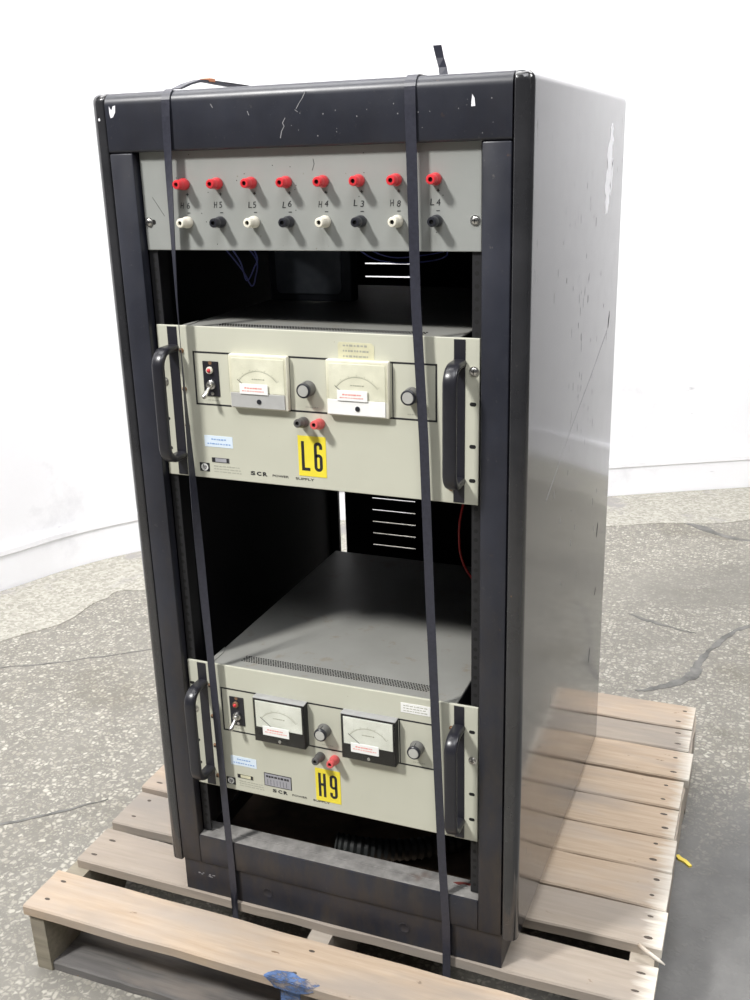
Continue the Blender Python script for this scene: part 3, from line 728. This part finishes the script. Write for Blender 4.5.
        a = math.radians(142); p, q = Vector((cx + math.cos(a) * .012, yy - .0006, cz + math.sin(a) * .012)), Vector((cx + math.cos(a) * .040, yy - .0006, cz + math.sin(a) * .040)); n_ = Vector((-math.sin(a), 0, math.cos(a))) * .00035
        MB().ribbon([(p - n_, p + n_, (0, -1, 0)), (q - n_, q + n_, (0, -1, 0))], .0003).build('needle', 'ink', dl)
        if up:
            MB().box(mx - w2 + .0022, mx + w2 - .0045, -pr + .0004, -pr + .0024, za + .0022, split, .0006).build('lower_block', 'label_white' if second else 'silver_block', o)
        MB().box(mx - w2 + .0008, mx + w2 - .0008, -pr - .0004, -pr + .0006, (split + .0004) if up else za + .001, zb - .0008, .0003).build('clear_cover', 'acrylic', o)
        zc = za + (split - za) * (.5 if up else .28)
        mb = MB(); mb.lathe([(.0036 if up else .0026, 0), (.0034 if up else .0024, .0010), (0, .0013)], (mx + .001, -pr - (-.0004 if up else .0004), zc), n=16)
        mb.build('zero_screw', 'dark_plastic' if up else 'metal', o, smooth=True)
        # white paper sticker across the dial foot
        x0 = mx - (.0285 if up else .0215); zq = split - .0005
        if up: X0, X1, Z0, Z1 = mx - .028, mx + .016, split - .001, split + .0135
        else: X0, X1, Z0, Z1 = mx - .0275, mx + .0180, split - .0105, split + .0055
        mb = MB(); mb.box(X0, X1, -pr - .0012, -pr - .0004, Z0, Z1, .0003); mb.dashes(X0 + .008, X1 - .008, Z1 - .0058, .0022, -pr - .0012, 1, 11, .002, .004); mb.dashes(X0 + .004, X1 - .004, Z1 - .0100, .0014, -pr - .0012, 1, 12, .002, .004)
        mb.build('meter_sticker', ['label_white', 'red_ink'], o)
    # knobs
    for kx in (-.0045, .1468):
        mb = MB(); mb.lathe([(.0112, 0), (.0112, .003), (.0104, .0045), (.0100, .0150), (.0094, .0170), (.0080, .0175), (.0080, .0170), (0, .0170)], (kx, -.0002, z0 + .1450), n=32)
        mb.lathe([(.0106, .0140), (.0104, .0172), (.0094, .0181), (.0080, .0181), (.0080, .0172), (0, .0172)], (kx, -.0002, z0 + .1450), n=32, mi=1)
        kb = mb.build('knob', ['knob_grey', 'dark_plastic'], g, smooth=True)
        MB().lathe([(.0080, .0173), (.0076, .0186), (0, .0189)], (kx, -.0002, z0 + .1450), n=24).build('knob_cap', 'cap', kb, smooth=True)
        MB().box(kx - .0005, kx + .0005, -.0150, -.006, z0 + .1450 + .0099, z0 + .1450 + .0105).build('pointer', 'ink', kb)
    # output posts
    pa = post(-.0130, z0 + .0965, 0, 'grey_plastic', g, .024, (0, .16)); pb = post(.0115, z0 + .0960, 0, 'pink', g, .023, (0, .16))
    # yellow tag with big characters
    yc = -.0030; zl = z0 + (.0475 if up else .0445); mb = MB(); rt = .0 if up else -.015
    mb.box(yc - .0215, yc + .0215, -.0005, .0001, zl - .0295, zl + .0295, 0, 0)
    a, b = ('L', '6') if up else ('H', '9')
    mb.stroke(a, yc - .0165, yc - .0035, zl - .0215, zl + .0215, -.0004, 1); mb.stroke(b, yc + .0030, yc + .0160, zl - .0215, zl + .0215, -.0004, 1)
    mb.build('yellow_tag', ['yellow', 'ink'], g)
    if up:
        mb = MB(); mb.prism([(.0420, z0 + .1885), (.0415, z0 + .2080), (.0435, z0 + .2115), (.0905, z0 + .2110), (.0940, z0 + .2070), (.0935, z0 + .1885)], -.0005, .0001)
        for k in range(3): mb.dashes(.049, .086, z0 + .2070 - k * .0072, .0030, -.0005, 1, 30 + k, .002, .005)
        mb.build('tape_label', ['tape', 'faint_ink'], g)
    else:
        mb = MB(); mb.box(.122, .168, -.0005, .0001, z0 + .2005, z0 + .2165, 0, 0)
        for k in range(3): mb.dashes(.126, .164, z0 + .2125 - k * .0042, .0014, -.0005, 1, 40 + k, .002, .005)
        mb.build('paper_label', ['label_white', 'faint_ink'], g)
        mb = MB(); x0, x1, za, zb = -.1165, -.0675, z0 + .0215, z0 + .0455
        mb.box(x0, x1, -.0004, .0001, za, zb, 0, 1).box(x0 + .0012, x1 - .0012, -.0006, -.0003, za + .0012, zb - .0012, 0, 0)
        mb.dashes(x0 + .004, x1 - .004, zb - .0060, .0040, -.0006, 1, 50, .002, .005)
        for k in range(7): mb.box(x0 + .006 + k * .0056, x0 + .0066 + k * .0056, -.0007, -.0005, za + .003, za + .0125, 0, 1)
        mb.build('rating_plate', ['label_grey', 'ink'], g)
    return g
pu = power_supply(.7280, 'upper', 'cream rack power supply with ivory meters and yellow L6 tag, upper of the two')
power_supply(.1916, 'lower', 'cream rack power supply with black-framed meters and yellow H9 tag, lower of the two')

pu.rotation_euler = (0, .0075, 0)      # sits a little out of square in the rack

# ------------------------------------------------------------------ banding straps
def lerp(tab, z):
    for (z0, x0), (z1, x1) in zip(tab, tab[1:]):
        if z0 >= z >= z1 or z0 <= z <= z1:
            return x0 + (x1 - x0) * (z - z0) / (z1 - z0)
    return tab[-1][1]
def strap(xtab, atab, wtab, hump, label, ybot):
    zs = [1.244 - k * (1.244 - .0) / 90 for k in range(91)]
    rows = []
    def row(x, y, z, ang, w, nrm):
        u = Vector((math.cos(ang), math.sin(ang), 0)) * w / 2; p = Vector((x, y, z)); rows.append((p - u, p + u, nrm))
    # over the top, back to front
    top = []
    xt = lerp(xtab, 1.25)
    top += [(DY + .0025, 1.17), (DY + .0025, ZT - .01), (DY + .0025, ZT - .001), (DY + .0018, ZT + .0012), (DY - .004, ZT + .0014)]
    top += hump + [(FY + .017, ZT + .0012)]
    for y, z in top: row(xt + (y - FY) * hump_dx, y, z, 0, wtab[0][1], (0, 0, 1) if y < DY else (0, 1, .2))
    for k in range(6, -1, -1):
        a = k * math.pi / 14; yy, zz = FY + .016 - .0172 * math.cos(a), ZT - .016 + .0172 * math.sin(a)
        row(xt, yy, zz, 0, wtab[0][1], (0, -math.cos(a), math.sin(a)))
    for z in zs[1:]:
        an = lerp(atab, z); row(lerp(xtab, z), FY - .0022 + (ybot - FY + .0022) * max(0, (.042 - z) / (.042 - PZ)), z, an, lerp(wtab, z), (math.sin(an), -math.cos(an), 0))
    for y, z in ( (ybot, PZ - .03), (ybot, PZ - .06)): row(lerp(xtab, 0), y, z, 0, wtab[-1][1], (0, -1, 0))
    mb = MB(); mb.ribbon(rows, .0009)
    r = thing('strap', label, 'strap', (lerp(xtab, .02), FY - .002, PZ)); mb.build('band', 'strap', r)
    return r
D2 = math.radians
hump_dx = .0
s1 = strap([(1.26, -.1835), (1.125, -.1885), (.99, -.1925), (.85, -.193), (.63, -.192), (.535, -.191), (.36, -.188), (.18, -.186), (.04, -.184), (-.1, -.183)],
      [(1.26, 0), (1.20, D2(-4)), (1.10, D2(-28)), (1.02, D2(-44)), (.95, D2(-56)), (.90, D2(-62)), (.84, D2(-74)), (.74, D2(-100)), (.65, D2(-130)), (.55, D2(-160)), (.45, D2(-180)), (-.1, D2(-180))],
      [(1.26, .0125), (-.1, .0125)],
      [(.55, ZT + .0012), (.42, ZT + .0012), (.33, ZT + .006), (.25, ZT + .0140), (.19, ZT + .0155), (.10, ZT + .0165), (.074, ZT + .0160), (.039, ZT + .009), (.014, ZT + .0018)],
      'black banding strap twisted edge-on midway, running down the left of the rack front', -.0140)
MB().box(-.1915, -.1755, .092, .108, ZT + .0145, ZT + .0195, .0008).build('strap_seal', 'orange', s1)
MB().ribbon([((-.190, y, z), (-.177, y, z), (0, 0, 1)) for y, z in ((.020, ZT + .0020), (.045, ZT + .0085), (.074, ZT + .0138), (.094, ZT + .0145), (.15, ZT + .0125), (.21, ZT + .0105), (.27, ZT + .006))], .0022).build('loose_end', 'strap', s1)
s2 = strap([(1.26, .1555), (1.2, .1565), (1.0, .1595), (.815, .168), (.585, .174), (.346, .182), (.17, .188), (.045, .194), (-.1, .1965)],
      [(1.26, 0), (-.1, 0)], [(1.26, .0140), (.9, .0130), (-.1, .0128)],
      [(.45, ZT + .0012), (.15, ZT + .0012)],
      'flat black banding strap with an upright loose end, down the right of the rack front', -.0140)
mb = MB(); rows = []
for x, y, z, a, w in ((.1390, .165, ZT + .0012, 0, .013), (.1380, .176, ZT + .010, .25, .012), (.1350, .180, ZT + .022, .1, .0115), (.1310, .181, ZT + .034, -.1, .0118), (.1275, .180, ZT + .0500, -.05, .0122)):
    u = Vector((math.cos(a), math.sin(a), 0)) * w / 2; p = Vector((x, y, z)); rows.append((p - u, p + u, (0, 1, 0)))
mb.ribbon(rows, .001).build('loose_end', 'strap', s2)

# ------------------------------------------------------------------ inside the rack
bx = thing('equipment_box', 'small slate grey box with a blank rounded panel, standing on the upper power supply', 'equipment box', (-.13, .31, .7285 + .2235 - .0025))
zb = .7285 + .2235 - .0025
MB().box(-.205, -.058, .292, .325, zb, zb + .125, .004).build('housing', 'box', bx)
mb = MB(); pts = []
for cx, cz, a0 in ((-.182, zb + .022, 180), (-.083, zb + .022, 270), (-.083, zb + .105, 0), (-.182, zb + .105, 90)):
    pts += [(cx + .009 * math.cos(math.radians(a0 + k * 18)), cz + .009 * math.sin(math.radians(a0 + k * 18))) for k in range(6)]
mb.prism(pts, .2895, .2925, bev=.0008); mb.build('face_panel', 'box_face', bx)
def curve(P, k=8): return [tuple(p) for p in spline(P, k)]
def cable(name, P, r, mat, label, cat, group=None, n=8):
    return tag(MB().tube(curve(P), r, n).build(name, mat, loc=W(P[-1])), label, cat, group)
cable('wire', [(-.150, .006, 1.088), (-.148, .06, 1.05), (-.142, .09, 1.02), (-.135, .10, .998), (-.128, .10, 1.01), (-.121, .09, 1.04), (-.119, .006, 1.090)], .0011, 'blue_wire', 'thin blue wire looping below the left of the terminal panel, the lower hanging loop', 'wire', 'blue wires')
cable('wire', [(-.142, .006, 1.095), (-.137, .07, 1.04), (-.132, .08, 1.008), (-.121, .085, 1.026), (-.108, .07, 1.045), (-.100, .006, 1.092)], .0011, 'blue_wire', 'thin blue wire looping below the left of the terminal panel, the shallower loop', 'wire', 'blue wires')
cable('wire', [(.040, .006, 1.088), (.047, .07, 1.055), (.065, .10, 1.037), (.10, .13, 1.030), (.15, .15, 1.04), (.165, .006, 1.092)], .0011, 'blue_wire', 'thin blue wire behind the right strap under the terminal panel, lower of two', 'wire', 'blue wires')
cable('wire', [(.048, .006, 1.095), (.056, .07, 1.06), (.078, .10, 1.042), (.11, .12, 1.040), (.155, .14, 1.05), (.172, .006, 1.095)], .0011, 'blue_wire', 'thin blue wire behind the right strap under the terminal panel, upper of two', 'wire', 'blue wires')
cable('wire', [(.150, .36, .734), (.135, .32, .66), (.124, .30, .60), (.121, .30, .555), (.126, .30, .52), (.140, .31, .485), (.170, .33, .445), (.20, .34, .4195)], .0022, 'red_wire', 'red wire hanging in a curve below the upper power supply', 'wire')
# corrugated hose lying on the base plate
P = spline([(-.038, .090, .056), (.02, .108, .047), (.08, .140, .037), (.14, .195, .029), (.20, .27, .0262)], 12)
path, rad = [], []
for i, p in enumerate(P):
    path.append(tuple(p)); rad.append(.0195 if i % 2 else .0165)
tag(MB().tube(path, rad, 18, up=(0, 0, 1)).build('corrugated_hose', 'hose', loc=W((.08, .165, .006)), smooth=True), 'black corrugated hose lying in the bottom of the rack below the lower power supply', 'hose')

# ------------------------------------------------------------------ camera
cam = bpy.data.cameras.new('camera'); co = bpy.data.objects.new('camera', cam); C.objects.link(co)
R_ = Vector((0.93101278, 0.36394449, -0.02756108)); U_ = Vector((-0.09135898, 0.30548311, 0.94780463)); F_ = Vector((-0.35336772, 0.87990027, -0.31765827))
mx = Matrix(((R_.x, U_.x, -F_.x, .59141685), (R_.y, U_.y, -F_.y, -1.24767147), (R_.z, U_.z, -F_.z, 1.17045417 + ZS), (0, 0, 0, 1)))
co.matrix_world = mx
cam.sensor_fit = 'VERTICAL'; cam.sensor_height = 36; cam.lens = 36 * 1.01949; cam.clip_start = .02
bpy.context.scene.camera = co

# ------------------------------------------------------------------ light
def area(name, loc, target, size, power, col=(1, 1, 1)):
    l = bpy.data.lights.new(name, 'AREA'); l.shape = 'SQUARE'; l.size = size; l.energy = power; l.color = col
    o = bpy.data.objects.new(name, l); C.objects.link(o); o.location = loc
    o.rotation_euler = (Vector(target) - Vector(loc)).to_track_quat('-Z', 'Y').to_euler(); return o
area('key_lamp', (-2.2, -2.95, 4.85), (0, 0, .8), .58, 370, (1, .985, .96))
area('overhead_fill', (.9, 1.5, 3.7), (.9, 1.6, 0), 2.2, 106, (1, .99, .98))  # unseen fill, added to whiten the back wall and light the floor
area('overhead_fill', (-1.0, .4, 3.7), (-1.2, 1.2, 0), 1.6, 67, (1, .99, .98))  # unseen fill, added for the left part of the wall
area('overhead_fill', (.9, -1.6, 3.9), (.5, -.6, .5), 1.8, 70, (.97, .98, 1))  # unseen fill, added high in front so the rack interior stays dark
area('overhead_fill', (3.0, .1, 3.4), (.4, .3, .5), 1.2, 75, (1, .99, .97))  # unseen fill, added to brighten the rack's right side and pallet boards
w = bpy.data.worlds.new('world'); bpy.context.scene.world = w; w.use_nodes = True
bg = w.node_tree.nodes['Background']; bg.inputs[0].default_value = (.92, .95, 1, 1); bg.inputs[1].default_value = .08
vs = bpy.context.scene.view_settings
vs.view_transform = 'Standard'; vs.look = 'None'; vs.gamma = 1; vs.use_curve_mapping = False; vs.exposure = 0
